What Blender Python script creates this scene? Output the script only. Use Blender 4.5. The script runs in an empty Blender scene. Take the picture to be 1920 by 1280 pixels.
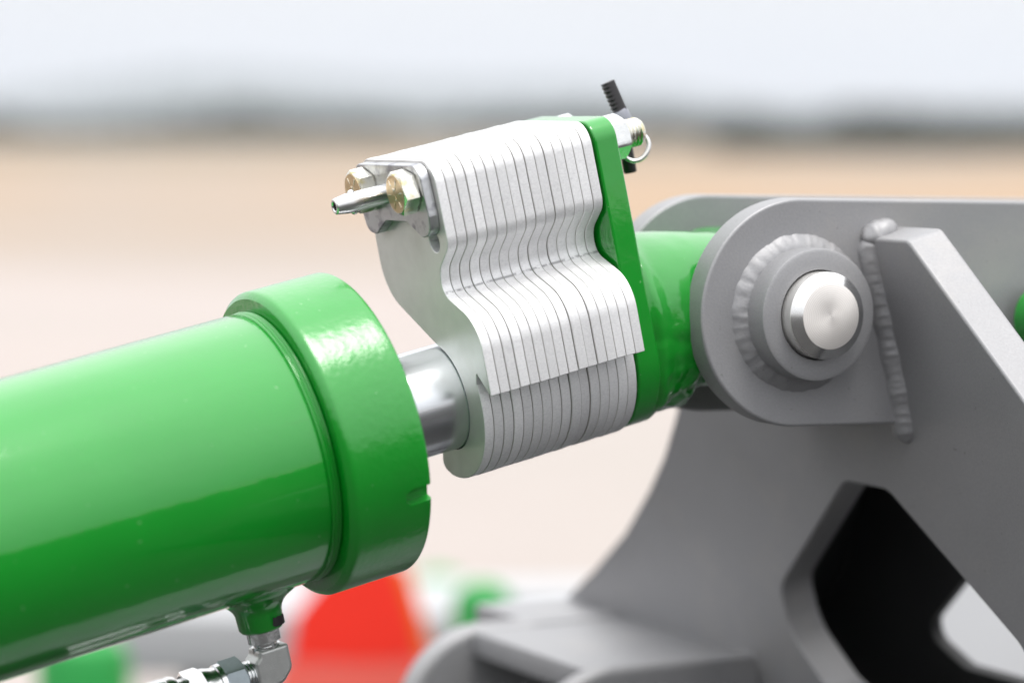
import bpy, bmesh, math, random
from mathutils import Vector, Matrix, noise
R = math.radians
random.seed(7)
SC = bpy.context.scene
COL = SC.collection

# ------------------------------------------------------------------ camera
HC = 1.5                                   # camera height above the ground
PITCH = math.atan(402 / 5333.33)
cd = bpy.data.cameras.new('camera'); cam = bpy.data.objects.new('camera', cd); COL.objects.link(cam)
cam.location = (0, 0, HC); cam.rotation_euler = (math.pi / 2 - PITCH, 0, 0)
cd.sensor_width = 36; cd.lens = 100; cd.clip_start = 0.05; cd.clip_end = 12000
cd.dof.use_dof = True; cd.dof.focus_distance = 1.185; cd.dof.aperture_fstop = 4.1; cd.dof.aperture_blades = 0
SC.camera = cam

# ------------------------------------------------------------------ sky and sun (bright, thinly overcast day)
SUN_EL, SUN_AZ = 72, 148                    # azimuth measured clockwise from +Y
world = bpy.data.worlds.new('World'); SC.world = world; world.use_nodes = True
wn, wl = world.node_tree.nodes, world.node_tree.links
wn.clear()
sky = wn.new('ShaderNodeTexSky'); sky.sky_type = 'NISHITA'; sky.sun_disc = False
sky.sun_elevation = R(SUN_EL); sky.sun_rotation = R(SUN_AZ); sky.dust_density = 3.0; sky.air_density = 1.0
tc = wn.new('ShaderNodeTexCoord'); sep = wn.new('ShaderNodeSeparateXYZ'); wl.new(tc.outputs['Generated'], sep.inputs[0])
def wmath(op, a, b=None, clamp=False):
    m = wn.new('ShaderNodeMath'); m.operation = op; m.use_clamp = clamp
    for i, v in enumerate((a, b)):
        if v is None: continue
        if isinstance(v, (int, float)): m.inputs[i].default_value = v
        else: wl.new(v, m.inputs[i])
    return m.outputs[0]
up = wmath('MAXIMUM', sep.outputs[2], 0.0)
# standard overcast luminance: zenith three times the horizon
lum = wmath('MULTIPLY', wmath('ADD', wmath('MULTIPLY', up, 2.0), 1.0), 0.90)
ns = wn.new('ShaderNodeTexNoise'); ns.inputs['Scale'].default_value = 2.2; ns.inputs['Detail'].default_value = 5
wl.new(tc.outputs['Generated'], ns.inputs['Vector'])
lum = wmath('MULTIPLY', lum, wmath('ADD', wmath('MULTIPLY', ns.outputs['Fac'], 0.36), 0.82))
cl = wn.new('ShaderNodeVectorMath'); cl.operation = 'SCALE'; cl.inputs[0].default_value = (0.995, 1.0, 1.008); wl.new(lum, cl.inputs['Scale'])
bgc = wn.new('ShaderNodeBackground'); wl.new(cl.outputs[0], bgc.inputs['Color']); bgc.inputs['Strength'].default_value = 1.0
bgs = wn.new('ShaderNodeBackground'); wl.new(sky.outputs[0], bgs.inputs['Color']); bgs.inputs['Strength'].default_value = 0.10
mx = wn.new('ShaderNodeMixShader'); mx.inputs[0].default_value = 0.95
wl.new(bgs.outputs[0], mx.inputs[1]); wl.new(bgc.outputs[0], mx.inputs[2])
wo = wn.new('ShaderNodeOutputWorld'); wl.new(mx.outputs[0], wo.inputs['Surface'])

sl = bpy.data.lights.new('sun', 'SUN'); sl.energy = 2.3; sl.angle = R(26); sl.color = (1.0, 0.965, 0.91)
so = bpy.data.objects.new('sun', sl); COL.objects.link(so); so.location = (0, 0, 30)
sd = Vector((math.sin(R(SUN_AZ)) * math.cos(R(SUN_EL)), math.cos(R(SUN_AZ)) * math.cos(R(SUN_EL)), math.sin(R(SUN_EL))))
so.rotation_euler = (-sd).to_track_quat('-Z', 'Y').to_euler()

vs = SC.view_settings
vs.view_transform = 'Standard'; vs.look = 'None'; vs.gamma = 1.0; vs.use_curve_mapping = False; vs.exposure = 0.0
SC.cycles.max_bounces = 8; SC.cycles.volume_bounces = 0

# ------------------------------------------------------------------ materials
def mat(name):
    m = bpy.data.materials.new(name); m.use_nodes = True
    nt = m.node_tree; return m, nt.nodes, nt.links, nt.nodes['Principled BSDF']
def tex_noise(N, L, scale, detail=4, rough=0.55, vec=None, mapscale=None, coord='Object'):
    t = N.new('ShaderNodeTexNoise'); t.inputs['Scale'].default_value = scale; t.inputs['Detail'].default_value = detail
    t.inputs['Roughness'].default_value = rough
    if vec is None:
        c = N.new('ShaderNodeTexCoord'); vec = c.outputs[coord]
    if mapscale:
        mp = N.new('ShaderNodeMapping'); mp.inputs['Scale'].default_value = mapscale; L.new(vec, mp.inputs['Vector']); vec = mp.outputs[0]
    L.new(vec, t.inputs['Vector']); return t.outputs['Fac']
def ramp(N, L, fac, stops):
    r = N.new('ShaderNodeValToRGB'); e = r.color_ramp.elements
    while len(e) < len(stops): e.new(0.5)
    for el, (p, c) in zip(e, stops):
        el.position = p; el.color = (c, c, c, 1) if isinstance(c, (int, float)) else (*c, 1)
    L.new(fac, r.inputs['Fac']); return r.outputs['Color']
def bump(N, L, h, strength, dist, normal=None):
    b = N.new('ShaderNodeBump'); b.inputs['Strength'].default_value = strength; b.inputs['Distance'].default_value = dist
    L.new(h, b.inputs['Height'])
    if normal is not None: L.new(normal, b.inputs['Normal'])
    return b.outputs['Normal']
def mixc(N, L, fac, a, b):
    m = N.new('ShaderNodeMix'); m.data_type = 'RGBA'
    for sock, v in ((m.inputs[0], fac), (m.inputs[6], a), (m.inputs[7], b)):
        if isinstance(v, (int, float)): sock.default_value = v
        elif isinstance(v, tuple): sock.default_value = (*v, 1)
        else: L.new(v, sock)
    return m.outputs[2]
def nmath(N, L, op, a, b=None, c=None, clamp=False):
    m = N.new('ShaderNodeMath'); m.operation = op; m.use_clamp = clamp
    for i, v in enumerate((a, b, c)):
        if v is None: continue
        if isinstance(v, (int, float)): m.inputs[i].default_value = v
        else: L.new(v, m.inputs[i])
    return m.outputs[0]

def paint_green(name, peel=0.0, peel_scale=120, cr=(0.03, 0.13), base=(0.0003, 0.25, 0.013)):
    m, N, L, P = mat(name)
    n1 = tex_noise(N, L, 30, 4)
    col = mixc(N, L, n1, tuple(c * 0.90 for c in base), tuple(min(1, c * 1.10) for c in base))
    sp = ramp(N, L, tex_noise(N, L, 420, 2), [(0.0, 0.0), (0.735, 0.0), (0.765, 1.0)])    # dust specks
    P_base = mixc(N, L, nmath(N, L, 'MULTIPLY', sp, 0.28), col, (0.45, 0.55, 0.42)); L.new(P_base, P.inputs['Base Color'])
    P.inputs['Roughness'].default_value = 0.3
    dirt = ramp(N, L, tex_noise(N, L, 9, 6, 0.7, mapscale=(0.5, 1, 1)), [(0.55, 0.0), (0.75, 0.07)])              # thin film of road dust
    P_base = mixc(N, L, dirt, P_base, (0.16, 0.30, 0.12)); L.new(P_base, P.inputs['Base Color'])
    scr = ramp(N, L, tex_noise(N, L, 1, 2, mapscale=(25, 900, 900)), [(0.70, 0.0), (0.74, 0.25)])
    P_base = mixc(N, L, scr, P_base, (0.02, 0.20, 0.02)); L.new(P_base, P.inputs['Base Color'])
    P.inputs['Specular IOR Level'].default_value = 0.1
    P.inputs['Coat Weight'].default_value = 1.0; L.new(ramp(N, L, tex_noise(N, L, 1, 4, mapscale=(3, 70, 70)), [(0.35, cr[0]), (0.75, cr[1])]), P.inputs['Coat Roughness']); P.inputs['Coat IOR'].default_value = 1.72
    h = bump(N, L, tex_noise(N, L, 260, 3), 0.10, 0.0006)
    h = bump(N, L, tex_noise(N, L, 14, 2), 0.35, 0.0015, h)
    if peel: h = bump(N, L, tex_noise(N, L, peel_scale, 3, 0.5), peel, 0.0015, h)
    L.new(h, P.inputs['Normal']); L.new(h, P.inputs['Coat Normal'])
    return m
def paint_grey(name, v=(0.285, 0.285, 0.296)):
    m, N, L, P = mat(name)
    n1 = tex_noise(N, L, 900, 2); n2 = tex_noise(N, L, 25, 4)
    c = mixc(N, L, n2, tuple(x * 0.92 for x in v), tuple(x * 1.08 for x in v))
    c = mixc(N, L, ramp(N, L, n1, [(0.35, 0.0), (0.7, 0.35)]), c, tuple(x * 1.25 for x in v)); c = mixc(N, L, ramp(N, L, tex_noise(N, L, 14, 7, 0.7), [(0.52, 0.0), (0.78, 0.35)]), c, (0.42, 0.39, 0.36)); c = mixc(N, L, ramp(N, L, tex_noise(N, L, 330, 2), [(0.72, 0.0), (0.76, 0.5)]), c, (0.14, 0.135, 0.13)); L.new(c, P.inputs['Base Color'])
    P.inputs['Metallic'].default_value = 0.42
    L.new(ramp(N, L, n2, [(0.3, 0.48), (0.7, 0.58)]), P.inputs['Roughness'])
    h = bump(N, L, n1, 0.25, 0.0003); h = bump(N, L, tex_noise(N, L, 60, 3), 0.12, 0.001, h); L.new(h, P.inputs['Normal'])
    return m
def metal(name, col, rough, rvar=0.1, scale=60, bumps=0.1, bscale=500, spots=None, mapscale=None, metallic=1.0):
    m, N, L, P = mat(name)
    n = tex_noise(N, L, scale, 5, mapscale=mapscale)
    c = mixc(N, L, n, tuple(x * 0.82 for x in col), tuple(min(1, x * 1.12) for x in col))
    if spots:
        c = mixc(N, L, ramp(N, L, tex_noise(N, L, spots[1], 3), [(0.5, 0.0), (0.68, 1.0)]), c, spots[0])
    L.new(c, P.inputs['Base Color']); P.inputs['Metallic'].default_value = metallic
    if rvar: L.new(ramp(N, L, tex_noise(N, L, scale * 0.5, 1, mapscale=mapscale), [(0.25, max(0.02, rough - rvar)), (0.75, rough + rvar)]), P.inputs['Roughness'])
    else: P.inputs['Roughness'].default_value = rough
    if bumps: L.new(bump(N, L, tex_noise(N, L, bscale, 3, mapscale=mapscale), bumps, 0.0006), P.inputs['Normal'])
    return m
def plain(name, col, rough=0.6, scale=20, var=0.12, spec=0.5):
    m, N, L, P = mat(name)
    c = mixc(N, L, tex_noise(N, L, scale, 4), tuple(x * (1 - var) for x in col), tuple(min(1, x * (1 + var)) for x in col))
    L.new(c, P.inputs['Base Color']); P.inputs['Roughness'].default_value = rough; P.inputs['Specular IOR Level'].default_value = spec
    return m

M = {}
M['green'] = paint_green('green_enamel')
M['green_cast'] = paint_green('green_enamel_lumpy', 0.10, 380, (0.16, 0.27))
M['green_weld'] = paint_green('green_enamel_runs', 0.15, 120)
M['grey'] = paint_grey('silver_grey_paint')
M['chrome'] = metal('chrome_rod', (0.74, 0.76, 0.79), 0.22, 0.04, 60, 0.03, 900, mapscale=(0.1, 1, 1))
M['steel'] = metal('turned_zinc_steel', (0.82, 0.81, 0.79), 0.36, 0.04, 120, 0.0, 700, metallic=0.75)
M['bracket'] = metal('dull_zinc_bracket', (0.60, 0.61, 0.63), 0.34, 0.1, 90, 0.2, 350, ((0.30, 0.30, 0.34), 160))
M['bolt'] = metal('zinc_bolt_flats', (0.78, 0.76, 0.68), 0.22, 0.1, 220, 0.12, 500, ((0.62, 0.52, 0.22), 150))
M['gold'] = metal('yellow_zinc_face', (0.70, 0.53, 0.31), 0.34, 0.08, 250, 0.1, 600)
M['pinsteel'] = metal('nickel_pin', (0.70, 0.70, 0.70), 0.22, 0.1, 150, 0.10, 400, mapscale=(0.3, 1, 1))
M['forged'] = metal('forged_fitting', (0.50, 0.51, 0.50), 0.40, 0.06, 300, 0.35, 2200)
M['nickel'] = metal('plated_nut', (0.72, 0.73, 0.73), 0.2, 0.08, 200, 0.15, 600)
M['bluezinc'] = metal('blue_zinc_nut', (0.40, 0.46, 0.49), 0.36, 0.06, 400, 0.3, 2200)
M['black'] = plain('black_rubber', (0.012, 0.011, 0.013), 0.45)
M['handle_grey'] = plain('grey_plastic', (0.22, 0.23, 0.27), 0.5)
M['mark'] = plain('black_paint_chip', (0.015, 0.012, 0.015), 0.6)
M['bevel'] = metal('polished_bevel', (0.86, 0.86, 0.86), 0.2, 0.0, 200, 0)
M['inside_shade'] = plain('painted_inside_shade', (0.02, 0.02, 0.021), 0.6)  # near-black colour paints in the shade behind the cross plate opening
M['dark'] = plain('dark_gap', (0.01, 0.01, 0.01), 0.9)

# pin end: lathe-turned face with concentric grooves
m, N, L, P = mat('turned_pin_face')
c = N.new('ShaderNodeTexCoord'); s = N.new('ShaderNodeSeparateXYZ'); L.new(c.outputs['Object'], s.inputs[0])
rad = nmath(N, L, 'SQRT', nmath(N, L, 'ADD', nmath(N, L, 'POWER', s.outputs[0], 2.0), nmath(N, L, 'POWER', s.outputs[2], 2.0)))
gro = nmath(N, L, 'SINE', nmath(N, L, 'ADD', nmath(N, L, 'MULTIPLY', rad, 7000.0), nmath(N, L, 'MULTIPLY', tex_noise(N, L, 90, 2), 5.0)))
gn = tex_noise(N, L, 400, 3)
P.inputs['Metallic'].default_value = 0.75
P.inputs['Roughness'].default_value = 0.46
P.inputs['Anisotropic'].default_value = 0.5
tg = N.new('ShaderNodeTangent'); tg.direction_type = 'RADIAL'; tg.axis = 'Y'; L.new(tg.outputs[0], P.inputs['Tangent'])
L.new(mixc(N, L, nmath(N, L, 'MULTIPLY', nmath(N, L, 'ADD', gro, 1.0), 0.5), (0.80, 0.76, 0.73), (0.93, 0.895, 0.865)), P.inputs['Base Color'])
M['pinface'] = m

# cut plates: bright zinc, flame-cut rims with striations, smudge line in the hollow
m, N, L, P = mat('zinc_cut_plate')
tcn = N.new('ShaderNodeTexCoord'); oi = N.new('ShaderNodeObjectInfo')
ofs = N.new('ShaderNodeVectorMath'); ofs.operation = 'ADD'
rv = N.new('ShaderNodeCombineXYZ'); L.new(oi.outputs['Random'], rv.inputs[0])
rvs = N.new('ShaderNodeVectorMath'); rvs.operation = 'SCALE'; L.new(rv.outputs[0], rvs.inputs[0]); rvs.inputs['Scale'].default_value = 3.0
L.new(tcn.outputs['Object'], ofs.inputs[0]); L.new(rvs.outputs[0], ofs.inputs[1]); V = ofs.outputs[0]
s = N.new('ShaderNodeSeparateXYZ'); L.new(tcn.outputs['Object'], s.inputs[0])
geo = N.new('ShaderNodeNewGeometry')
vt = N.new('ShaderNodeVectorTransform'); vt.vector_type = 'NORMAL'; vt.convert_from = 'WORLD'; vt.convert_to = 'OBJECT'
L.new(geo.outputs['True Normal'], vt.inputs[0]); sn = N.new('ShaderNodeSeparateXYZ'); L.new(vt.outputs[0], sn.inputs[0])
face = nmath(N, L, 'GREATER_THAN', nmath(N, L, 'ABSOLUTE', sn.outputs[0]), 0.7)          # 1 on the flat sides, 0 on the cut rim
big = tex_noise(N, L, 45, 5, vec=V)
stri = tex_noise(N, L, 1, 3, 0.6, vec=V, mapscale=(260, 1500, 1500))
fine = tex_noise(N, L, 1100, 3, vec=V)
rimc = mixc(N, L, big, (0.77, 0.77, 0.78), (0.87, 0.87, 0.88))
rimc = mixc(N, L, ramp(N, L, stri, [(0.60, 0.0), (0.78, 0.4)]), rimc, (0.45, 0.45, 0.48))
facec = mixc(N, L, big, (0.60, 0.60, 0.60), (0.74, 0.73, 0.72))
colr = mixc(N, L, face, rimc, facec)
band = nmath(N, L, 'SUBTRACT', 1.0, nmath(N, L, 'MULTIPLY', nmath(N, L, 'ABSOLUTE', nmath(N, L, 'SUBTRACT', s.outputs[2], 0.0462)), 1300.0), clamp=True)
dash = ramp(N, L, tex_noise(N, L, 420, 2, vec=V), [(0.38, 0.0), (0.52, 1.0)])
sm = nmath(N, L, 'MULTIPLY', nmath(N, L, 'MULTIPLY', band, dash), nmath(N, L, 'MULTIPLY', nmath(N, L, 'SUBTRACT', 1.0, face), nmath(N, L, 'LESS_THAN', s.outputs[1], 0.0)))
colr = mixc(N, L, nmath(N, L, 'MULTIPLY', sm, 0.8), colr, (0.10, 0.10, 0.11))
grain = ramp(N, L, fine, [(0.30, 0.0), (0.72, 1.0)])
colr = mixc(N, L, nmath(N, L, 'MULTIPLY', grain, 0.32), colr, (0.48, 0.48, 0.50))
tone = nmath(N, L, 'ADD', nmath(N, L, 'MULTIPLY', oi.outputs['Random'], 0.16), 0.88)
tv = N.new('ShaderNodeVectorMath'); tv.operation = 'SCALE'; L.new(colr, tv.inputs[0]); L.new(tone, tv.inputs['Scale']); colr = tv.outputs[0]
L.new(colr, P.inputs['Base Color']); P.inputs['Metallic'].default_value = 0.32
L.new(mixc(N, L, face, (0.48, 0.48, 0.48), ramp(N, L, big, [(0.3, 0.22), (0.7, 0.36)])), P.inputs['Roughness'])
hgt = nmath(N, L, 'MULTIPLY', nmath(N, L, 'ADD', stri, nmath(N, L, 'MULTIPLY', fine, 0.7)), nmath(N, L, 'SUBTRACT', 1.0, face))
L.new(bump(N, L, hgt, 0.16, 0.0004), P.inputs['Normal'])
M['shim'] = m
M['shim_face'] = metal('zinc_plate_side', (0.76, 0.75, 0.735), 0.38, 0.0, 70, 0, spots=((0.60, 0.585, 0.56), 35), metallic=0.6)

# ------------------------------------------------------------------ mesh helpers
def finish(name, me, m, parent=None, angle=35):
    for p in me.polygons: p.use_smooth = True
    try: me.set_sharp_from_angle(angle=R(angle))
    except Exception: pass
    if m is not None:
        me.materials.clear(); me.materials.append(m)
    o = bpy.data.objects.new(name, me); COL.objects.link(o)
    if parent is not None: o.parent = parent
    return o
def tag(o, label=None, cat=None, group=None, kind=None):
    if label: o['label'] = label
    if cat: o['category'] = cat
    if group: o['group'] = group
    if kind: o['kind'] = kind
    return o
def empty(name, mw): 
    o = bpy.data.objects.new(name, None); COL.objects.link(o); o.empty_display_size = 0.02; o.matrix_world = mw; return o
def frame(org, x, z):
    x = Vector(x).normalized(); z = Vector(z); z = (z - x * z.dot(x)).normalized(); y = z.cross(x)
    mw = Matrix((x, y, z)).transposed().to_4x4(); mw.translation = org; return mw
MM = 0.001
def fillet(pts, seg=7):
    """polygon with a fillet radius at each corner -> dense outline"""
    out = []; n = len(pts)
    for i, p in enumerate(pts):
        P0 = Vector(pts[i - 1][:2]); P1 = Vector(p[:2]); P2 = Vector(pts[(i + 1) % n][:2]); r = p[2] if len(p) > 2 else 0
        if r <= 0: out.append(P1); continue
        d0 = (P0 - P1); d2 = (P2 - P1); l0, l2 = d0.length, d2.length; d0 /= l0; d2 /= l2
        ang = math.acos(max(-1, min(1, d0.dot(d2)))); tl = r / math.tan(ang / 2)
        mxl = 0.49 * min(l0, l2)
        if tl > mxl: tl = mxl; r = tl * math.tan(ang / 2)
        A, B = P1 + d0 * tl, P1 + d2 * tl
        Cn = P1 + (d0 + d2).normalized() * (r / math.sin(ang / 2))
        a0 = math.atan2(A.y - Cn.y, A.x - Cn.x); a1 = math.atan2(B.y - Cn.y, B.x - Cn.x)
        da = (a1 - a0 + math.pi) % (2 * math.pi) - math.pi
        k = max(3, int(seg * abs(da) / 0.8) + 2)
        for j in range(k + 1): t = a0 + da * j / k; out.append(Vector((Cn.x + r * math.cos(t), Cn.y + r * math.sin(t))))
    return out
def circ(cx, cy, r, n=40): return [Vector((cx + r * math.cos(i * 2 * math.pi / n), cy + r * math.sin(i * 2 * math.pi / n))) for i in range(n)]
def slab(name, loops, z0, z1, bev, m, parent, axes, angle=12, bres=2):
    """extrude outline loops (mm) from z0 to z1 with bevelled rims; axes maps (x,y,z) mm -> local vector"""
    cu = bpy.data.curves.new(name, 'CURVE'); cu.dimensions = '2D'; cu.fill_mode = 'BOTH'
    th = (z1 - z0); cu.extrude = th / 2 - bev; cu.bevel_depth = bev; cu.bevel_resolution = bres; cu.offset = -bev
    for lp in loops:
        sp = cu.splines.new('POLY'); sp.points.add(len(lp) - 1); sp.use_cyclic_u = True
        for p, v in zip(sp.points, lp): p.co = (v.x, v.y, 0, 1)
    o = bpy.data.objects.new('tmp', cu); COL.objects.link(o)
    dg = bpy.context.evaluated_depsgraph_get(); me = bpy.data.meshes.new_from_object(o.evaluated_get(dg))
    bpy.data.objects.remove(o); bpy.data.curves.remove(cu)
    bm = bmesh.new(); bm.from_mesh(me); bmesh.ops.remove_doubles(bm, verts=bm.verts, dist=1e-4)
    zc = (z0 + z1) / 2
    for v in bm.verts: v.co = Vector(axes(v.co.x, v.co.y, v.co.z + zc)) * MM
    bmesh.ops.recalc_face_normals(bm, faces=bm.faces)
    bm.to_mesh(me); bm.free(); me.name = name
    return finish(name, me, m, parent, angle)
def lathe(name, prof, m, parent, axis='X', seg=128, angle=30, ofs=(0, 0, 0), closed=False):
    """prof: list of (position along axis, radius) in mm"""
    vs_, fs = [], []
    for (s, r) in prof:
        for j in range(seg):
            t = 2 * math.pi * j / seg; c, d = r * math.cos(t), r * math.sin(t)
            v = {'X': (s, c, d), 'Y': (c, s, d), 'Z': (c, d, s)}[axis]
            vs_.append(tuple((v[k] + ofs[k]) * MM for k in range(3)))
    n = len(prof)
    for i in range(n if closed else n - 1):
        k = (i + 1) % n
        for j in range(seg):
            l = (j + 1) % seg
            fs.append((i * seg + j, k * seg + j, k * seg + l, i * seg + l))
    if not closed:
        if prof[0][1] > 0: fs.append(tuple(range(seg)))
        if prof[-1][1] > 0: fs.append(tuple(range((n - 1) * seg, n * seg)))
    me = bpy.data.meshes.new(name); me.from_pydata(vs_, [], fs)
    bm = bmesh.new(); bm.from_mesh(me); bmesh.ops.remove_doubles(bm, verts=bm.verts, dist=1e-7)
    bmesh.ops.recalc_face_normals(bm, faces=bm.faces); bm.to_mesh(me); bm.free()
    return finish(name, me, m, parent, angle)
def tube(name, pts, rad, m, parent, seg=16, cyc=False, angle=40):
    """pts in mm, rad number or list"""
    pts = [Vector(p) for p in pts]; n = len(pts); vs_, fs = [], []
    prev = None
    for i, p in enumerate(pts):
        t = (pts[(i + 1) % n] - pts[i - 1]) if cyc else (pts[min(i + 1, n - 1)] - pts[max(i - 1, 0)])
        t.normalize()
        if prev is None:
            x = t.cross(Vector((0.13, 0.21, 1))).normalized()
        else: x = (prev - t * prev.dot(t)).normalized()
        prev = x; y = t.cross(x); r = rad[i] if isinstance(rad, (list, tuple)) else rad
        for j in range(seg):
            q = 2 * math.pi * j / seg; vs_.append(tuple((p + (x * math.cos(q) + y * math.sin(q)) * r) * MM))
    for i in range(n if cyc else n - 1):
        k = (i + 1) % n
        for j in range(seg): fs.append((i * seg + j, i * seg + (j + 1) % seg, k * seg + (j + 1) % seg, k * seg + j))
    if not cyc: fs.append(tuple(range(seg))[::-1]); fs.append(tuple(range((n - 1) * seg, n * seg)))
    me = bpy.data.meshes.new(name); me.from_pydata(vs_, [], fs)
    bm = bmesh.new(); bm.from_mesh(me); bmesh.ops.recalc_face_normals(bm, faces=bm.faces); bm.to_mesh(me); bm.free()
    return finish(name, me, m, parent, angle)
def box(name, lo, hi, m, parent, bev=0.0, mw=None):
    bm = bmesh.new(); bmesh.ops.create_cube(bm, size=1)
    for v in bm.verts: v.co = Vector([(lo[k] + hi[k]) / 2 + v.co[k] * (hi[k] - lo[k]) for k in range(3)]) * MM
    if bev: bmesh.ops.bevel(bm, geom=bm.edges[:], offset=bev * MM, segments=2, affect='EDGES', profile=0.6)
    if mw is not None: bm.transform(mw)
    me = bpy.data.meshes.new(name); bm.to_mesh(me); bm.free(); return finish(name, me, m, parent)
def weld(name, path, nrm, width, height, pitch, m, parent, seed=0, cyc=False, dip=0.5, rough=0.16, ripple=0.075):
    """a rippled weld bead along path (mm); nrm gives the outward normal at each point"""
    path = [Vector(p) for p in path]; nrm = [Vector(v).normalized() for v in nrm]
    P, Nn, D = [], [], []; d = 0; n = len(path)
    for i in range(n if cyc else n - 1):
        A, B = path[i], path[(i + 1) % n]; l = (B - A).length; k = max(1, int(l / (pitch / 7)))
        for j in range(k):
            t = j / k; P.append(A.lerp(B, t)); Nn.append(nrm[i].lerp(nrm[(i + 1) % n], t).normalized()); D.append(d + l * t)
        d += l
    if not cyc: P.append(path[-1]); Nn.append(nrm[-1]); D.append(d)
    seg = 16; vs_, fs = [], []; n = len(P)
    for i in range(n):
        T = (P[(i + 1) % n] - P[i - 1]) if cyc else (P[min(i + 1, n - 1)] - P[max(i - 1, 0)])
        T.normalize(); Bn = T.cross(Nn[i]).normalized()
        wob = 1 + 0.13 * noise.noise(Vector((D[i] * 0.12, seed, 0)))
        end = 1.0
        if not cyc: end = math.sqrt(max(0.02, min(1, min(D[i], D[-1] - D[i]) / (width * 0.9))))
        for j in range(seg):
            q = 2 * math.pi * j / seg; cx, sy = math.cos(q), math.sin(q)
            ph = (D[i] / pitch + 0.9 * (1 - cx * cx) + 0.6 * noise.noise(Vector((D[i] * 0.12, seed + 5, 0)))) % 1.0
            rip = 1 + (ripple + 0.6 * ripple * noise.noise(Vector((D[i] * 0.15, seed + 9, 0)))) * (ph - 0.5)
            lump = 1 + rough * noise.noise(P[i] * 0.33 + Vector((seed, cx, sy)))
            r = wob * lump * end
            vs_.append(tuple((P[i] + Bn * cx * width * r * (0.8 + 0.2 * rip) + Nn[i] * ((sy * height if sy > 0 else sy * height * dip) * r * rip)) * MM))
    for i in range(n if cyc else n - 1):
        k = (i + 1) % n
        for j in range(seg): fs.append((i * seg + j, i * seg + (j + 1) % seg, k * seg + (j + 1) % seg, k * seg + j))
    if not cyc: fs.append(tuple(range(seg))); fs.append(tuple(range((n - 1) * seg, n * seg)))
    me = bpy.data.meshes.new(name); me.from_pydata(vs_, [], fs)
    bm = bmesh.new(); bm.from_mesh(me); bmesh.ops.recalc_face_normals(bm, faces=bm.faces); bm.to_mesh(me); bm.free()
    return finish(name, me, m, parent, 80)
def hexprism(name, s0, s1, af, cy, cz, m, parent, rot=0.0, ch0=False, ch1=False, hole=0, axis='X'):
    """hex across flats af between s0 and s1 along local X, chamfered to a round face at either end"""
    seg = 48; rc = af / math.sqrt(3)
    def hexr(t):
        k = (t - rot) % (math.pi / 3) - math.pi / 6; return (af / 2) / math.cos(k)
    rings = []
    rf = af / 2 * 0.97; slope = math.tan(R(28)); sg = 1 if s1 > s0 else -1
    def ring(fun): rings.append([fun(2 * math.pi * j / seg) for j in range(seg)])
    if ch0: ring(lambda t: (s0, rf)); ring(lambda t: (s0 + sg * (hexr(t) - rf) * slope, hexr(t)))
    else: ring(lambda t: (s0, hexr(t)))
    if ch1: ring(lambda t: (s1 - sg * (hexr(t) - rf) * slope, hexr(t))); ring(lambda t: (s1, rf))
    else: ring(lambda t: (s1, hexr(t)))
    vs_, fs = [], []
    for rg in rings:
        for j, (s, r) in enumerate(rg):
            t = 2 * math.pi * j / seg; c, d = r * math.cos(t), r * math.sin(t)
            v = {'X': (s, cy + c, cz + d), 'Z': (cy + c, cz + d, s)}[axis]
            vs_.append(tuple(x * MM for x in v))
    for i in range(len(rings) - 1):
        for j in range(seg): fs.append((i * seg + j, i * seg + (j + 1) % seg, (i + 1) * seg + (j + 1) % seg, (i + 1) * seg + j))
    fs.append(tuple(range(seg))); fs.append(tuple(range((len(rings) - 1) * seg, len(rings) * seg)))
    me = bpy.data.meshes.new(name); me.from_pydata(vs_, [], fs)
    bm = bmesh.new(); bm.from_mesh(me); bmesh.ops.recalc_face_normals(bm, faces=bm.faces); bm.to_mesh(me); bm.free()
    return finish(name, me, m, parent, 24)
def thread(s0, s1, r, pitch, depth):
    out = []; s = s0
    while s < s1 - pitch: out += [(s, r - depth), (s + pitch * 0.45, r), (s + pitch * 0.6, r)]; s += pitch
    out += [(s1 - pitch * 0.5, r - depth * 0.6), (s1, r - depth * 1.4)]; return out

# ------------------------------------------------------------------ frames of the machine
PHI, TH = R(27.6154), R(12.642)
cup = Vector((0, math.sin(PITCH), math.cos(PITCH))); cfw = Vector((0, math.cos(PITCH), -math.sin(PITCH)))
def cpt(x, ydown, z): return Vector((0, 0, HC)) + Vector((x * MM, 0, 0)) - cup * ydown * MM + cfw * z * MM
ORG = cpt(-64.141, 33.646, 1184.25)                       # centre of the gland's front face
AX = Vector((math.cos(PHI) * math.cos(TH), math.sin(PHI) * math.cos(TH), math.sin(TH)))
NN = Vector((math.sin(PHI), -math.cos(PHI), 0))
BB = Vector((-math.cos(PHI) * math.sin(TH), -math.sin(PHI) * math.sin(TH), math.cos(TH)))
UU = Vector((math.cos(PHI), math.sin(PHI), 0))
CYL = frame(ORG, AX, BB)                                  # local x along the rod, -y towards the viewer, z up
CYLI = CYL.inverted()
PIV = ORG + AX * 194 * MM
CLV = frame(PIV, UU, Vector((0, 0, 1)))                   # local x level along the machine, -y towards the viewer
perp = lambda x, y, z: (z, -x, y)                         # outline in (q,r), extruded along the rod
side = lambda x, y, z: (x, -z, y)                         # outline in (u,w), extruded towards the viewer

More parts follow.
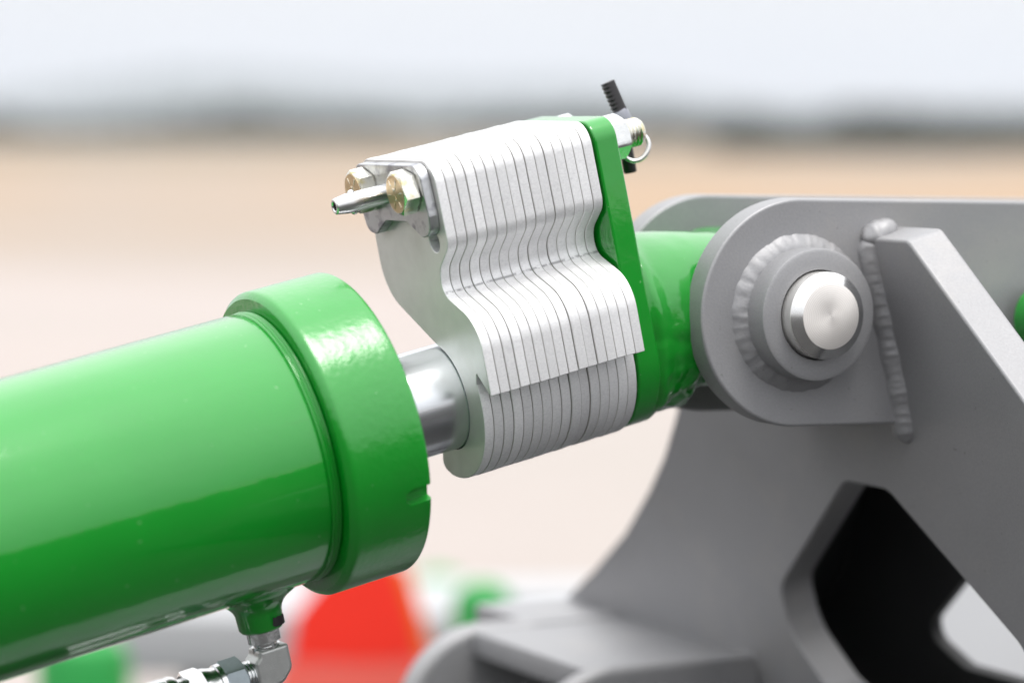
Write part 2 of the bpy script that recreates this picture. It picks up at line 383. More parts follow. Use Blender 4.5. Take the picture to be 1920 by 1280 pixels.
# ------------------------------------------------------------------ setting: ground, added dark sheet, hills, haze
def grid_mesh(name, x0, x1, y0, y1, nx, ny, fz, m):
    vs_ = [(x0 + (x1 - x0) * i / nx, y0 + (y1 - y0) * j / ny, fz(x0 + (x1 - x0) * i / nx, y0 + (y1 - y0) * j / ny)) for j in range(ny + 1) for i in range(nx + 1)]
    fs = [(j * (nx + 1) + i, j * (nx + 1) + i + 1, (j + 1) * (nx + 1) + i + 1, (j + 1) * (nx + 1) + i) for j in range(ny) for i in range(nx)]
    me = bpy.data.meshes.new(name); me.from_pydata(vs_, [], fs); return finish(name, me, m)
m, N, L, P = mat('sandy_ground')
n1 = tex_noise(N, L, 0.035, 5, mapscale=(1, 0.45, 1)); n2 = tex_noise(N, L, 1.5, 6); n3 = tex_noise(N, L, 0.12, 4)
gc = N.new('ShaderNodeTexCoord'); gs = N.new('ShaderNodeSeparateXYZ'); L.new(gc.outputs['Object'], gs.inputs[0])
dist = nmath(N, L, 'ADD', gs.outputs[1], nmath(N, L, 'MULTIPLY', nmath(N, L, 'SUBTRACT', n3, 0.5), 26.0))       # graded pad, then stubble fields
pad = nmath(N, L, 'DIVIDE', nmath(N, L, 'SUBTRACT', dist, 24.0), 14.0, clamp=True)
fld = nmath(N, L, 'DIVIDE', nmath(N, L, 'SUBTRACT', dist, 95.0), 40.0, clamp=True)
c = mixc(N, L, n2, (0.330, 0.280, 0.262), (0.372, 0.330, 0.312)); c = mixc(N, L, ramp(N, L, n3, [(0.42, 0.0), (0.6, 0.7)]), c, (0.31, 0.285, 0.262))
f1 = mixc(N, L, ramp(N, L, n1, [(0.42, 0.0), (0.54, 1.0)]), (0.285, 0.235, 0.195), (0.32, 0.22, 0.14))
c = mixc(N, L, pad, c, f1)
f2 = mixc(N, L, ramp(N, L, n1, [(0.45, 0.0), (0.6, 1.0)]), (0.20, 0.172, 0.13), (0.235, 0.168, 0.10))
c = mixc(N, L, fld, c, f2)
L.new(c, P.inputs['Base Color']); P.inputs['Roughness'].default_value = 0.95
L.new(bump(N, L, n2, 0.5, 0.1), P.inputs['Normal'])
ground = grid_mesh('ground', -5000, 5000, -5000, 6000, 40, 44, lambda x, y: 0.0, m); tag(ground, kind='structure')
m, N, L, P = mat('dark_ground_sheet')
n1 = tex_noise(N, L, 3, 6); n2 = tex_noise(N, L, 90, 4)
c = mixc(N, L, n1, (0.030, 0.030, 0.031), (0.055, 0.053, 0.051)); c = mixc(N, L, ramp(N, L, n2, [(0.55, 0), (0.7, 0.5)]), c, (0.08, 0.078, 0.075)); L.new(c, P.inputs['Base Color'])
P.inputs['Roughness'].default_value = 0.9; P.inputs['Specular IOR Level'].default_value = 0.1; L.new(bump(N, L, n2, 0.6, 0.01), P.inputs['Normal'])
dark_sheet = grid_mesh('added_dark_ground', -45, 45, -90, 5.6, 10, 10, lambda x, y: 0.004, m); tag(dark_sheet, kind='structure')  # dark ground added around the camera to darken reflections from below

m = plain('hill_scrub', (0.075, 0.09, 0.07), 0.95, 0.01, 0.3)
def hz(x): return 21 + 34 * math.exp(-((x + 270) / 190) ** 2) + 16 * math.exp(-((x - 60) / 150) ** 2) + 7 * noise.noise(Vector((x * 0.006, 1.3, 0))) + 3 * noise.noise(Vector((x * 0.03, 5, 0)))
hills = grid_mesh('hills', -2200, 2200, 2300, 3000, 220, 8, lambda x, y: -2 + (hz(x) + 2) * math.sin(min(1, (y - 2300) / 350) * math.pi / 2) , m); tag(hills, kind='structure')

# far wood: one mass of crowns
def wood(name, n, xr, yr, hr, m, label, seed):
    rnd = random.Random(seed); bm = bmesh.new()
    for i in range(n):
        x, y = rnd.uniform(*xr), rnd.uniform(*yr); h = rnd.uniform(*hr) * (0.8 + 0.55 * noise.noise(Vector((x * 12.0 / (xr[1] - xr[0]), seed, 0)))); w = h * rnd.uniform(0.6, 1.0)
        r = bmesh.ops.create_icosphere(bm, subdivisions=2, radius=1)
        for v in r['verts']:
            k = 1 + 0.35 * noise.noise(v.co * 2.3 + Vector((i, 0, 0)))
            v.co = Vector((x + v.co.x * w * k, y + v.co.y * w * k, h * 0.5 + v.co.z * h * 0.55 * k))
    me = bpy.data.meshes.new(name); bm.to_mesh(me); bm.free(); o = finish(name, me, m, None, 180)
    tag(o, label, 'wood', kind='stuff'); return o
mt = plain('tree_crowns', (0.016, 0.022, 0.014), 0.95, 0.3, 0.4)
wood('far_wood', 420, (-130, 130), (335, 375), (2.6, 4.2), mt, 'far dark tree line along the horizon across the plain', 3)
wood('scrub_belt', 200, (13.5, 62), (172, 190), (1.7, 2.7), mt, 'darker scrub belt on the horizon at the right', 4)

# ------------------------------------------------------------------ hydraulic cylinder
cyl = empty('hydraulic_cylinder', CYL)
tag(cyl, 'glossy green hydraulic cylinder with chrome rod and green end plate', 'cylinder')
prof = [(-420, 57.0), (-42.2, 57.0), (-41.4, 56.7)]
lathe('barrel', prof + [(-41.1, 55.4), (-30, 55.4)], M['green'], cyl, seg=192)
wp = []
for k in range(3):                                         # ridged weld seam where barrel meets the gland
    s0 = -41.0 + k * 1.5
    wp += [(s0, 56.3), (s0 + 0.35, 56.9 + 0.1 * (k % 2)), (s0 + 0.9, 57.1 + 0.15 * (k % 2)), (s0 + 1.4, 56.8)]
lathe('seam_rings', [(-41.2, 54)] + wp + [(-36, 55.6), (-36, 54)], M['green'], cyl, seg=192, angle=60)
RC = 64.6
cap_prof = [(-36.1, 54.0), (-36.1, RC - 2.6), (-35.6, RC - 2.0), (-34.3, RC - 0.5), (-33.2, RC)]
cap_prof += [(-33.2 + i * 1.7, RC + 0.10 * noise.noise(Vector((i * 0.6, 2, 0)))) for i in range(1, 18)]
for i in range(7):
    t = i / 6 * math.pi / 2; cap_prof.append((-1.8 + 1.8 * math.sin(t), RC - 1.8 + 1.8 * math.cos(t)))
cap_prof += [(0, 27), (-6, 25.5), (-6, 22.9)]
cap = lathe('gland_cap', cap_prof, M['green_cast'], cyl, seg=256, closed=False)
# spanner slot milled into the front edge of the gland
def cutter(ang, length=12.0, w=7.2, depth=4.6):
    bm = bmesh.new(); ol = []
    for i in range(13): t = math.pi / 2 + math.pi * i / 12; ol.append((-length + w / 2 + w / 2 * math.cos(t), w / 2 * math.sin(t)))
    ol += [(6, -w / 2), (6, w / 2)]
    lo = [bm.verts.new((x, y, RC - depth)) for x, y in ol]; hi = [bm.verts.new((x, y, RC + 6)) for x, y in ol]
    bm.faces.new(lo); bm.faces.new(hi)
    for i in range(len(ol)): bm.faces.new((lo[i], lo[(i + 1) % len(ol)], hi[(i + 1) % len(ol)], hi[i]))
    bmesh.ops.recalc_face_normals(bm, faces=bm.faces)
    bm.transform(Matrix.Scale(MM, 4) @ Matrix.Rotation(ang, 4, 'X'))
    me = bpy.data.meshes.new('c'); bm.to_mesh(me); bm.free(); o = bpy.data.objects.new('c', me); COL.objects.link(o); o.parent = cyl; return o
def boolean_cut(o, cutters):
    for c in cutters:
        md = o.modifiers.new('b', 'BOOLEAN'); md.object = c; md.operation = 'DIFFERENCE'; md.solver = 'EXACT'
    dg = bpy.context.evaluated_depsgraph_get(); me = bpy.data.meshes.new_from_object(o.evaluated_get(dg)); o.modifiers.clear(); o.data = me
    for p in me.polygons: p.use_smooth = True
    me.set_sharp_from_angle(angle=R(30))
    for c in cutters: bpy.data.objects.remove(c)
# angle measured from viewer side (-y) towards up; local rotation about X takes +z to that direction
bpy.context.view_layer.update()
boolean_cut(cap, [cutter(R(110.7)), cutter(R(230.7)), cutter(R(350.7))])
lathe('piston_rod', [(-20, 22.6), (40, 22.6), (118, 22.6)], M['chrome'], cyl, seg=160)
lathe('wiper_seal', [(-5.6, 22.7), (-5.6, 25.2), (-0.8, 25.2), (0.6, 23.6), (0.6, 22.7)], M['black'], cyl, seg=128, closed=True)
# green end plate behind the stack
ep = [(-35, 101.9, 9), (35.2, 101.9, 9), (35.2, 0)] + [(35.2 * math.cos(R(-a)), 35.2 * math.sin(R(-a))) for a in range(10, 180, 10)] + [(-35.2, 0)]
end_plate = slab('end_plate', [fillet(ep)], 116.2, 127.2, 1.0, M['green'], cyl, perp)

# rod eye with its lumpy weld-on neck: metaball-like union, voxel remeshed into one casting
def lug():
    bm = bmesh.new()
    def add(prof, mw, seg=64):
        rings = []
        for (s, r) in prof: rings.append([bm.verts.new(mw @ Vector((s, r * math.cos(2 * math.pi * j / seg), r * math.sin(2 * math.pi * j / seg)))) for j in range(seg)])
        for i in range(len(rings) - 1):
            for j in range(seg): bm.faces.new((rings[i][j], rings[i][(j + 1) % seg], rings[i + 1][(j + 1) % seg], rings[i + 1][j]))
        bm.faces.new(rings[0]); bm.faces.new(rings[-1])
    add([(-80, 34.5), (-60, 34.5), (-40, 34.8), (-10, 34)], Matrix.Translation((194, 0, 0)) @ Matrix.Rotation(TH, 4, 'Y'))
    add([(100, 33), (150, 33)], Matrix.Identity(4))
    add([(-30.2, 33.5), (-28.2, 35.4), (28.2, 35.4), (30.2, 33.5)], Matrix.Translation((194, 0, 0)) @ Matrix.Rotation(math.pi / 2, 4, 'Z'))
    bmesh.ops.recalc_face_normals(bm, faces=bm.faces)
    bm.transform(Matrix.Scale(MM, 4)); me = bpy.data.meshes.new('rod_eye'); bm.to_mesh(me); bm.free()
    o = bpy.data.objects.new('rod_eye', me); COL.objects.link(o)
    md = o.modifiers.new('r', 'REMESH'); md.mode = 'VOXEL'; md.voxel_size = 0.0011; md.use_smooth_shade = True
    md = o.modifiers.new('s', 'SMOOTH'); md.iterations = 9; md.factor = 0.6
    dg = bpy.context.evaluated_depsgraph_get(); me2 = bpy.data.meshes.new_from_object(o.evaluated_get(dg)); bpy.data.objects.remove(o)
    for v in me2.vertices:                                  # weld runs and sags in the build-up round the neck
        c = v.co * 1000
        w = max(0.0, min(1.0, (172 - c.x) / 14)) * max(0.0, min(1.0, (c.x - 127) / 3)); low = max(0.12, min(1.0, 0.62 - c.z / 36))
        rd = Vector((0, c.y, c.z)).normalized(); q = math.atan2(c.y, c.z) * 34
        k = 2.1 * noise.noise(Vector((c.x * 0.10, q * 0.075, 1.7))) + 0.8 * noise.noise(Vector((c.x * 0.18, q * 0.15, 4.1))) 
        bead = 1.6 * math.exp(-((c.x - 131) / 4.0) ** 2)
        v.co += rd * (k * low * 0.9 + bead) * w * MM
        v.co.x = max(v.co.x, 0.1262)
    return finish('rod_eye', me2, M['green_weld'], cyl, 180)
lug()

# welded port under the barrel
PX = -60.8                                                 # port position along the barrel
pp = [(-48, 8), (-52, 21.5), (-54.5, 20.0), (-56.5, 17.0), (-58.5, 13.8), (-60.5, 11.6), (-62.5, 10.3), (-64.5, 9.7), (-70.2, 9.5), (-71.4, 8.7), (-71.5, 6)]
port = lathe('port_boss', [(r * 1.0, w) for r, w in pp], M['green_weld'], cyl, axis='Z', seg=64, angle=60, ofs=(PX, 0, 0))
for v in port.data.vertices:
    k = noise.noise(v.co * 180) * 0.0006 * (1 if v.co.z > -0.066 else 0.3); v.co.x += k; v.co.y += k
vs_, fs = [], []
for i in range(13):                                        # black scuff on the rim of the port, following its curve
    for j in range(7):
        u, w = i / 12, j / 6; t = R(8 + 66 * u); z0 = -67.0 + 1.1 * (1 - u) + 0.5 * noise.noise(Vector((i * 0.7, 1, 0))); z1 = -70.6 + 0.8 * (1 - u) ** 2
        if i == 0: z0 = z1 = -69.0
        rr = 9.78 + 0.12 * math.sin(math.pi * w) * math.sin(math.pi * u)
        vs_.append(((PX + rr * math.sin(t)) * MM, -rr * math.cos(t) * MM, (z0 + (z1 - z0) * w) * MM))
for i in range(12):
    for j in range(6): fs.append((i * 7 + j, i * 7 + j + 1, (i + 1) * 7 + j + 1, (i + 1) * 7 + j))
me = bpy.data.meshes.new('paint_chip'); me.from_pydata(vs_, [], fs); finish('paint_chip', me, M['mark'], cyl, 60)

# ------------------------------------------------------------------ hose coupling screwed into the port
hose = empty('hose_coupling', CYL @ Matrix.Translation(Vector((PX, 0, -71)) * MM))
hose.matrix_world = CYL @ Matrix.Translation(Vector((PX, 0, -71)) * MM)
tag(hose, 'plated elbow and hose coupling screwed into the port under the green barrel', 'hose coupling')
hexprism('adapter_hex', -0.2, -5.6, 13.6, 0, 0, M['nickel'], hose, rot=R(10), ch1=True, axis='Z')
lathe('adapter_neck', [(-5.4, 5.6), (-6.2, 5.6), (-6.4, 5.0), (-7.2, 5.0), (-7.4, 5.9), (-9.5, 5.9)], M['nickel'], hose, axis='Z', seg=48)
el = [(-8.2, -21.5, 2.0), (1.5, -21.5, 8.0), (7.2, -19.0, 6.5), (7.2, -8.2, 1.0), (-6.2, -8.2, 1.5), (-6.8, -10.6, 2.0), (-8.2, -11.2, 0.8)]
el = [(-8.4, -24.0, 1.0), (2.0, -24.0, 6.0), (7.4, -18.5, 5.0), (7.4, -8.0, 1.0), (-5.6, -8.0, 1.0), (-6.0, -10.4, 1.5), (-8.4, -12.4, 1.0)]
slab('elbow', [fillet(el)], -6.4, 6.4, 1.3, M['forged'], hose, side)
lathe('thread', [(-8.0, 5.6)] + [(-x, r) for x, r in thread(8.2, 14.2, 6.7, 1.4, 0.55)], M['nickel'], hose, seg=64, ofs=(0, 0, -18.2), angle=20)
hexprism('swivel_nut', -13.0, -22.5, 17.5, 0, -18.2, M['bluezinc'], hose, rot=R(22), ch0=True, ch1=True)
lathe('collar', [(-22, 9.4), (-24.0, 9.3), (-24.4, 8.6), (-26.5, 8.8), (-29, 9.6), (-30.5, 9.6), (-30.6, 6.5)], M['nickel'], hose, seg=64, ofs=(0, 0, -18.2))
hexprism('hose_hex', -30.4, -38.5, 19.0, 0, -18.2, M['nickel'], hose, rot=R(8), ch0=True, ch1=True)
lathe('ferrule', [(-38, 8.2), (-41, 8.4), (-42, 10.2), (-44, 10.8), (-46, 10.5), (-47, 10.9), (-75, 11.6), (-75, 9)], M['pinsteel'], hose, seg=64, ofs=(0, 0, -18.2))
tube('hose', [(-74 - i * 12, 0, -18.2 - 0.02 * i * i) for i in range(20)], 10.0, M['black'], hose, seg=24)

# ------------------------------------------------------------------ stack of stop plates
def shim_outline():
    o = [(-34.8, 102.5, 8), (34.9, 102.5, 10), (35.2, 66.5, 9), (21.2, 55.5, 10), (21.0, 45.8, 8), (47.0, 34.5, 17), (46.4, 3.4, 0.5), (38.4, 11.6, 0.4), (37.3, 13.2, 0.5), (36.4, 11.6, 0.5)]
    o += [(35.8 * math.cos(R(a)), 35.8 * math.sin(R(a))) for a in range(13, -106, -6)]
    o += [(-14.5, -32.0, 4), (-9.6, -20.8, 1.5)]
    o += [(23.1 * math.cos(R(a)), 23.1 * math.sin(R(a))) for a in range(-108, 78, 6)]
    o += [(4.2, 23.2, 0.8), (-36.2, 44.5, 24), (-34.8, 72, 6)]
    return fillet(o)
NSH, S0, PITCHS = 16, 40.3, 4.66
ORD = ['first', 'second', 'third', 'fourth', 'fifth', 'sixth', 'seventh', 'eighth']
master = slab('stop_plate', [shim_outline(), circ(22.6, 68.2, 4.6)], 0.10, PITCHS - 0.12, 0.38, M['shim'], None, perp, angle=12, bres=1)
master.data.materials.append(M['shim_face'])
for p in master.data.polygons:
    if abs(p.normal.x) > 0.8: p.material_index = 1
rnd = random.Random(11)
pos = S0
for i in range(NSH):
    o = master if i == 0 else master.copy()
    if i: COL.objects.link(o)
    if i < 8: lb = f'{ORD[i]} silver stop plate in the clamped stack, counted from the two bolt heads'
    else: lb = f'{ORD[15 - i]} silver stop plate in the clamped stack, counted from the green end plate'
    if i == 0: lb = 'first silver stop plate of the stack, with the bolted bracket against its face'
    if i == 15: lb = 'last silver stop plate of the stack, touching the green end plate'
    tag(o, lb, 'stop plate', 'stack of silver stop plates on the rod')
    jit = Matrix.Translation(Vector((0, 0, 0.091))) @ Matrix.Rotation(R(rnd.uniform(-0.16, 0.16)), 4, 'X') @ Matrix.Translation(Vector((0, 0, -0.091)))
    o.matrix_world = CYL @ Matrix.Translation(Vector((pos, rnd.uniform(-0.15, 0.15), rnd.uniform(-0.12, 0.12))) * MM) @ jit
    pos += PITCHS + rnd.choice([-0.09, -0.06, -0.03, 0.03, 0.06, 0.09]) * (0 if i == 14 else 1)
# bracket with arched underside
bk = [(-31.5, 101.6, 6), (31.0, 101.6, 7), (32.2, 80, 3), (30.5, 72.2, 6), (22.5, 71.0, 4), (10, 77.3, 7), (-10, 77.3, 7), (-22.5, 71.0, 4), (-30.5, 72.2, 6), (-32.2, 80, 3)]
br = slab('retaining_bracket', [fillet(bk)], -4.6, 0, 0.5, M['bracket'], None, perp); br.matrix_world = CYL @ Matrix.Translation((S0 * MM, 0, 0))
tag(br, 'flat grey zinc bracket with arched underside at the near end of the stack', 'bracket')

# ------------------------------------------------------------------ bolts
SB = S0 - 4.6
def letter(name, body, size, m, parent, at, rot):
    cu = bpy.data.curves.new('t', 'FONT'); cu.body = body; cu.size = size * MM; cu.extrude = 0.12 * MM; cu.align_x = 'CENTER'; cu.align_y = 'CENTER'
    t = bpy.data.objects.new('t', cu); COL.objects.link(t); dg = bpy.context.evaluated_depsgraph_get()
    me = bpy.data.meshes.new_from_object(t.evaluated_get(dg)); bpy.data.objects.remove(t)
    # text plane xy -> bolt face: x_text -> -y local (towards viewer), y_text -> z, normal -> -x
    mw = Matrix.Translation(Vector(at) * MM) @ Matrix.Rotation(rot, 4, 'X') @ Matrix(((0, 0, -1, 0), (-1, 0, 0, 0), (0, 1, 0, 0), (0, 0, 0, 1)))
    me.transform(mw); return finish(name, me, m, parent)
def bolt(q, label, seed):
    e = empty('hex_bolt', CYL @ Matrix.Translation(Vector((SB, -q, 91)) * MM)); e.matrix_world = CYL @ Matrix.Translation(Vector((SB, -q, 91)) * MM)
    tag(e, label, 'bolt', 'bolts through the stack')
    rt = R(seed)
    lathe('bearing_face', [(0, 7.6), (-0.5, 7.6), (-0.5, 7.0)], M['bolt'], e, seg=48)
    head = hexprism('bolt_head', -0.5, -7.2, 16.6, 0, 0, M['bolt'], e, rot=rt, ch1=True)
    fc = lathe('head_face', [(-7.1, 7.85), (-7.28, 7.8), (-7.30, 7.4), (-7.25, 0.0)], M['gold'], e, seg=64)
    for k in range(6):
        t = rt + R(12) + k * math.pi / 3
        box('grade_mark', (-7.45, -0.28, 3.9), (-7.1, 0.28, 6.8), M['bolt'], head, 0.1, Matrix.Rotation(t, 4, 'X'))
    letter('maker_mark', 'M', 3.6, M['bolt'], head, (-7.32, 0, 1.5), rt * 0 + R(-6)); letter('maker_mark', 'S', 3.2, M['bolt'], head, (-7.32, 0, -1.7), R(-6))
    L0 = 127.2 - SB
    lathe('shank', [(0.1, 5.5), (L0, 5.5)], M['bolt'], e, seg=32)
    lathe('thread', [(L0 - 1, 4)] + thread(L0 + 8.0, L0 + 19.5, 6.3, 1.7, 0.8) + [(L0 + 19.6, 0)], M['bolt'], e, seg=48, angle=18)
    hexprism('nut', L0 + 0.2, L0 + 10.0, 17.6, 0, 0, M['nickel'], e, rot=rt + R(6), ch0=True, ch1=True)
    return e
bolt(20.3, 'gold-faced hex bolt on the bracket nearest the viewer, right of the pin', 14)
bolt(-21.0, 'hex bolt half hidden behind the tubular pin, farther from the viewer', 22)

# ------------------------------------------------------------------ quick-release pin with T handle
PQ, PR = -1.2, 89.6
pin = empty('release_pin', CYL @ Matrix.Translation(Vector((10, -PQ, PR)) * MM)); pin.matrix_world = CYL @ Matrix.Translation(Vector((10, -PQ, PR)) * MM)
tag(pin, 'hollow-ended silver release pin through the stack with black tee handle and ring', 'pin')
lathe('pin_shaft', [(9, 0.0), (9, 1.75), (0.4, 1.75), (0.0, 2.2), (0.0, 2.9), (0.5, 3.4), (4.8, 4.05), (5.3, 4.2), (9, 4.2), (136, 4.2), (136, 0)], M['pinsteel'], pin, seg=64)
for sg in (1, -1):
    bm = bmesh.new(); bmesh.ops.create_uvsphere(bm, u_segments=20, v_segments=12, radius=1.6 * MM, matrix=Matrix.Translation(Vector((8.6, 0, sg * 3.7)) * MM))
    me = bpy.data.meshes.new('detent_ball'); bm.to_mesh(me); bm.free(); finish('detent_ball', me, M['pinsteel'], pin)
hx = 139.0
lathe('pin_collar', [(127, 4.5), (127.2, 6.6), (134, 6.6), (134.5, 5.8), (137, 5.8), (137, 0)], M['handle_grey'], pin, seg=40)
def hp(s, q, r): return Vector((s - 10, -(q - PQ), r - PR))
# lower stub and upper ridged grip of the tee handle
lower = tube('handle_grip', [hp(150, -0.4, 71.6), hp(150, -0.4, 72.2), hp(150, -0.2, 86)], [2.6, 2.95, 3.0], M['black'], pin, seg=20)
tube('handle_hub', [hp(150.4, 0, 85), hp(150.2, 1, 93), hp(149.6, 1.0, 98.6), hp(149.3, 1.0, 99.6)], [3.3, 4.6, 3.8, 3.0], M['handle_grey'], pin, seg=20)
g0, g1 = hp(149.8, 1.2, 98.4), hp(147.4, -1.0, 112.2)
d = (g1 - g0).normalized(); xs = Vector((1, 0, 0)); xs = (xs - d * xs.dot(d)).normalized(); ys = d.cross(xs)
rings = []; ng = 46; Lg = (g1 - g0).length; vs_, fs = [], []
for i in range(ng + 1):
    t = i / ng; p = g0.lerp(g1, t); ph = (t * 7.5) % 1.0
    rid = 0.75 * abs(ph - 0.5) * 2
    for j in range(20):
        q = 2 * math.pi * j / 20; cx, cy = math.cos(q), math.sin(q)
        ex = 3.1 * math.copysign(abs(cx) ** 0.6, cx); ey = 2.6 * math.copysign(abs(cy) ** 0.6, cy)
        if cx < -0.1: ex += rid * min(1, -cx * 1.5)
        e_ = 1.0 if 0 < i < ng else 0.9
        vs_.append(tuple((p + (xs * ex + ys * ey) * e_) * MM))
for i in range(ng):
    for j in range(20): fs.append((i * 20 + j, i * 20 + (j + 1) % 20, (i + 1) * 20 + (j + 1) % 20, (i + 1) * 20 + j))
fs += [tuple(range(20)), tuple(range(ng * 20, ng * 20 + 20))]
me = bpy.data.meshes.new('handle_grip'); me.from_pydata(vs_, [], fs); finish('handle_grip', me, M['black'], pin, 30)
rc_ = hp(151.5, 6.0, 82.6)
tube('key_ring', [rc_ + Vector((5.2 * math.cos(t), -4.0 * math.cos(t) * 0.6, 0)) + Vector((1.6, 1.2, 5.6)) * math.sin(t) for t in [i * 2 * math.pi / 48 for i in range(48)]], 1.05, M['pinsteel'], pin, seg=10, cyc=True)

# ------------------------------------------------------------------ hitch frame: ears, boss, cross plates, welds
fr = empty('hitch_frame', CLV)
tag(fr, 'silver-grey welded steel hitch frame with rounded ears holding the rod eye', 'frame')
G = M['grey']
def ear(name, h0, h1, cu_, cw, x1, tilt, rad=49.4, hole=19.2, bev=1.3, ang=12, br=2):
    pts = [Vector((cu_ + rad * math.cos(R(a)), cw + rad * math.sin(R(a)))) for a in range(90, 271, 3)]
    t = math.tan(R(tilt)); pts += [Vector((x1, cw - rad + t * x1)), Vector((x1, cw + rad + t * x1))]
    lps = [pts]
    if hole: lps.append(circ(cu_, cw, hole, 64))
    return slab(name, lps, h0, h1, bev, G, fr, side, angle=ang, bres=br)
near_ear = ear('ear', 31.5, 44.5, 0, 0, 260, -1.3)
far_ear = ear('ear', -44.5, -31.5, 0, 0, 260, -1.3)
near_ear['label'] = 'near rounded ear with round boss and pin'; far_ear['label'] = 'far rounded ear behind the green eye'
lathe('boss', [(-43.5, 28.6), (-58.2, 28.6), (-59.4, 28.2), (-60.0, 27.0), (-60.0, 19.6), (-59.2, 19.2), (-43.5, 19.2)], G, fr, axis='Y', seg=128, closed=True)
lathe('boss', [(43.5, 28.6), (59.4, 28.2), (60.0, 27.0), (60.0, 19.2), (43.5, 19.2)], G, fr, axis='Y', seg=96, closed=True)
K = 72
weld('weld_bead', [(30.6 * math.cos(2 * math.pi * i / K), -44.3, 30.6 * math.sin(2 * math.pi * i / K)) for i in range(K)],
     [(0.75 * math.cos(2 * math.pi * i / K), -1, 0.75 * math.sin(2 * math.pi * i / K)) for i in range(K)], 6.3, 2.6, 4.6, G, fr, 1, cyc=True, rough=0.16, ripple=0.07)
AL = R(15.3); mdir = Vector((math.cos(AL), 0, math.sin(AL))); tdir = Vector((-math.sin(AL), 0, math.cos(AL)))
D0, TT = 41.6, 19.0
def tpl(x, y, z): v = mdir * z + tdir * y; return (v.x, -x, v.z)      # cross plate outline (v,t), thickness along mdir
half = [(75, 21.5, 5), (133, -45, 0), (160, -78, 0), (184, -104, 0), (209.5, -126, 0), (248, -155, 0), (297, -184, 0), (338, -206, 0), (430, -250, 8), (430, -330, 4)]
outer = fillet([(x, y, r) for x, y, r in half] + [(-x, y, r) for x, y, r in reversed(half)])
outer = outer
hole = fillet([(-17, -98.5, 13), (17, -98.5, 13), (97, -163, 16), (97, -187, 24), (70, -216, 22), (-70, -216, 22), (-97, -187, 24), (-97, -163, 16)])
slab('cross_plate', [outer, hole], D0, D0 + TT, 1.5, G, fr, tpl, bres=3, angle=8)
hole2 = fillet([(-17, -150, 12), (17, -150, 12), (97, -211, 9), (97, -221, 8), (75, -232, 10), (-75, -232, 10), (-97, -221, 8), (-97, -211, 9)])
outer2 = [Vector((v.x * 0.93, v.y - 75 if v.y > -300 else v.y)) for v in outer]
slab('rear_cross_plate', [outer2, hole2], 123, 130, 1.0, M['inside_shade'], fr, tpl, bres=3, angle=8)
# unseen closing plates, added between the cross plates to block light
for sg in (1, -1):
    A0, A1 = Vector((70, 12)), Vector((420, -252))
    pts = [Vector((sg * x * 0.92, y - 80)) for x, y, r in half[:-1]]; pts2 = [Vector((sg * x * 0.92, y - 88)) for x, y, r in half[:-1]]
    slab('light_block_top', [pts + pts2[::-1]], D0 + TT, 123, 0.3, M['inside_shade'], fr, tpl)
box('light_block_bottom', (60, -420, -345), (240, 420, -333), M['inside_shade'], fr)
for sg in (1, -1): slab('end_plate', [[Vector((sg * 418, -252)), Vector((sg * 426, -256)), Vector((sg * 426, -328)), Vector((sg * 418, -328))]], D0 + TT + 0.3, 122.7, 0.3, G, fr, tpl)  # added as well, closing the open sides against light
# lower pair of ears and the shelf between them, on the far side
ear('lower_ear', -152, -138, 14, -237, 100, 0, 50, 0, 5.0, 40, 5)
ear('lower_ear', -290, -274, 12, -237, 100, 0, 50, 0, 5.5, 40, 5)
box('shelf', (2, 152, -202), (96, 274, -189), G, fr, 1.5)
box('shelf', (40, 274, -200), (96, 345, -188), G, fr, 1.5)
# welds of ear to cross plate
def tp(d, v, t): w = mdir * d + tdir * t; return Vector((w.x, -v, w.z))
pth = [tp(D0 - 1.0, 46.0, t) for t in (22, 12, 0, -15, -30, -45, -60, -73)]
pth[-1] += Vector((0, 2.5, 0)); pth[-2] += Vector((0, 1, 0))
weld('weld_bead', pth, [(-0.8, -1, 0)] * len(pth), 5.6, 3.4, 5.0, G, fr, 7, rough=0.07, ripple=0.15)
weld('weld_bead', [tp(D0 - 3, 46.5, 22), tp(D0 + 6, 47, 23), tp(D0 + 15, 46.5, 23.5)], [(-0.2, -0.9, 1)] * 3, 5.6, 4.2, 7, G, fr, 12)
weld('weld_bead', [tp(D0 + TT + 2, 46.5, 20), tp(D0 + TT + 1, 46.5, -40)], [(0.8, -1, 0)] * 2, 4.5, 4, 6.5, G, fr, 15)

# pivot pin
pv = empty('pivot_pin', CLV); tag(pv, 'shiny steel pivot pin with chamfered round end in the grey boss', 'pin')
lathe('pin_body', [(-66.2, 15.2), (-66.0, 18.3), (-65.6, 18.6), (64, 18.6), (66, 17)], M['steel'], pv, axis='Y', seg=128)
lathe('bevel', [(-65.9, 18.55), (-68.9, 14.15)], M['bevel'], pv, axis='Y', seg=128)
lathe('end_face', [(-68.9, 14.15), (-69.0, 13.9), (-69.0, 5), (-69.0, 0)], M['pinface'], pv, axis='Y', seg=128)

# ------------------------------------------------------------------ machines standing behind, out of focus
def ray(x, y, d): d *= 1000; return cpt((x - 960) / 5333.33 * d, (y - 640) / 5333.33 * d, d)
wht = plain('pale_grey_panel_paint', (0.38, 0.385, 0.40), 0.5, 6); red = plain('signal_red', (0.95, 0.03, 0.014), 0.4, 8); org = plain('signal_orange', (0.85, 0.16, 0.015), 0.4, 8)
gd = plain('matt_green', (0.004, 0.24, 0.035), 0.45, 12)
def wbox(name, lo, hi, m, parent=None, bev=4):
    return box(name, [v * 1000 for v in lo], [v * 1000 for v in hi], m, parent, bev)
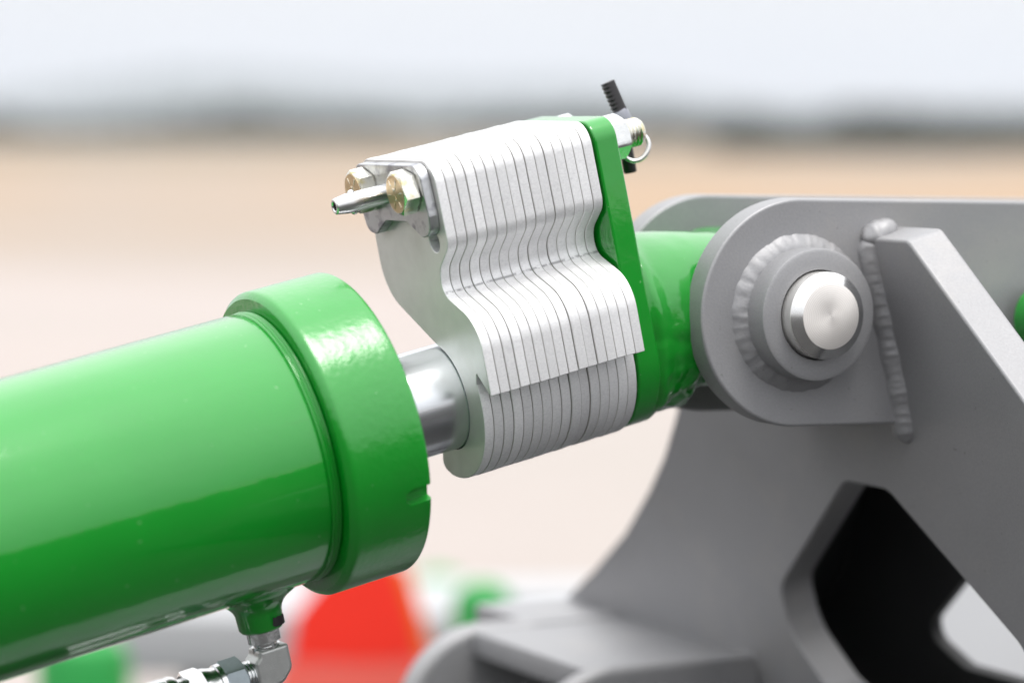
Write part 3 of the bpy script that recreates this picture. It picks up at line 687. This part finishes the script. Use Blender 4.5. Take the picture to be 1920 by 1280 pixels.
# red and orange warning plate on a post, 3 m away
D = 2.9
sg = empty('warning_plate', Matrix.Translation(ray(690, 1290, D))); tag(sg, 'red warning plate with orange edge standing behind the green gland', 'sign')
k = D / 5333.33 * 1000
def px2(x, y): return Vector(((x - 690) * k, -(y - 1290) * k))
face = lambda x, y, z: (x, -z, y)
slab('plate', [[px2(540, 1240), px2(792, 1240), px2(772, 1150), px2(738, 1040), px2(640, 1040), px2(555, 1150)]], -3, 0, 0.5, red, sg, face)
slab('border', [[px2(792, 1235), px2(815, 1235), px2(765, 1060), px2(742, 1060), px2(772, 1150)]], -3, 0.2, 0.5, org, sg, face)
slab('lower_strip', [[px2(500, 1340), px2(850, 1340), px2(815, 1241.5), px2(525, 1241.5)]], -3, 0, 0.5, plain('faded_red', (0.85, 0.13, 0.10), 0.5), sg, face)
box('post', (-25, 3.2, 12 - ray(690, 1290, D).z * 1000), (25, 33, 60), G, sg)
# long pale implement beam
b0, b1 = ray(215, 1150, 3.3), ray(1150, 1110, 3.3)
bm_ = empty('implement_beam', Matrix.Translation((b0.x, b0.y, b0.z))); tag(bm_, 'pale grey implement beam lying across behind the cylinder', 'beam')
Lb = (b1.x - b0.x) * 1000
box('beam_body', (0, 0, -75), (Lb, 260, 0), wht, bm_, 8)
box('beam_cap', (Lb * 0.72, -10, 0.5), (Lb, 120, 20), wht, bm_, 6)
for x in (0.12, 0.85): box('leg', (Lb * x, 60, 8 - b0.z * 1000), (Lb * x + 90, 150, -75), G, bm_, 4)
# green posts and knobs
for (x, y, w, h, d, lb) in ((905, 1092, 29, 500, 2.8, 'blurred green post standing on the pale beam beside the warning plate'), (155, 1185, 46, 500, 2.8, 'blurred dark green post under the barrel at the lower left'), (822, 1070, 34, 300, 3.9, 'pale blurred green post half hidden by the warning plate')):
    p = ray(x, y, d); h = p.z * 1000 - 6; o = lathe('green_post', [(-h, w), (-w * 0.6, w), (-w * 0.25, w * 0.85), (0, w * 0.4)], gd, None, axis='Z', seg=32); o.location = p; tag(o, lb, 'post')
# green lug peeping out behind the grey ear on the right
o = lathe('green_link', [(-30, 14), (-28, 16), (28, 16), (30, 14)], M['green'], None, axis='Y', seg=48); o.matrix_world = CLV @ Matrix.Translation(Vector((125.5, -80, -6)) * MM); tag(o, 'green link end peeping out behind the sloping grey plate at the right edge', 'link')
# pale panel seen through the opening of the cross plate
o = box('pale_panel', (-160, 0, -900), (220, 30, 60), wht, None, 10); o.location = ray(1900, 1130, 1.75); o.rotation_euler = (R(-20), 0, R(-25)); tag(o, 'pale panel seen through the opening in the grey cross plate', 'panel')

# ------------------------------------------------------------------ haze over the plain
m = bpy.data.materials.new('haze_air'); m.use_nodes = True; N, L = m.node_tree.nodes, m.node_tree.links; N.clear()
pvn = N.new('ShaderNodeVolumePrincipled'); pvn.inputs['Color'].default_value = (0.86, 0.91, 1.0, 1); pvn.inputs['Density'].default_value = 0.00036
mo = N.new('ShaderNodeOutputMaterial'); L.new(pvn.outputs[0], mo.inputs['Volume'])
o = box('haze', (-2.6e6, -3e5, -1e3), (2.6e6, 3.2e6, 9e4), m, None); tag(o, 'pale haze over the plain', 'haze', kind='stuff')
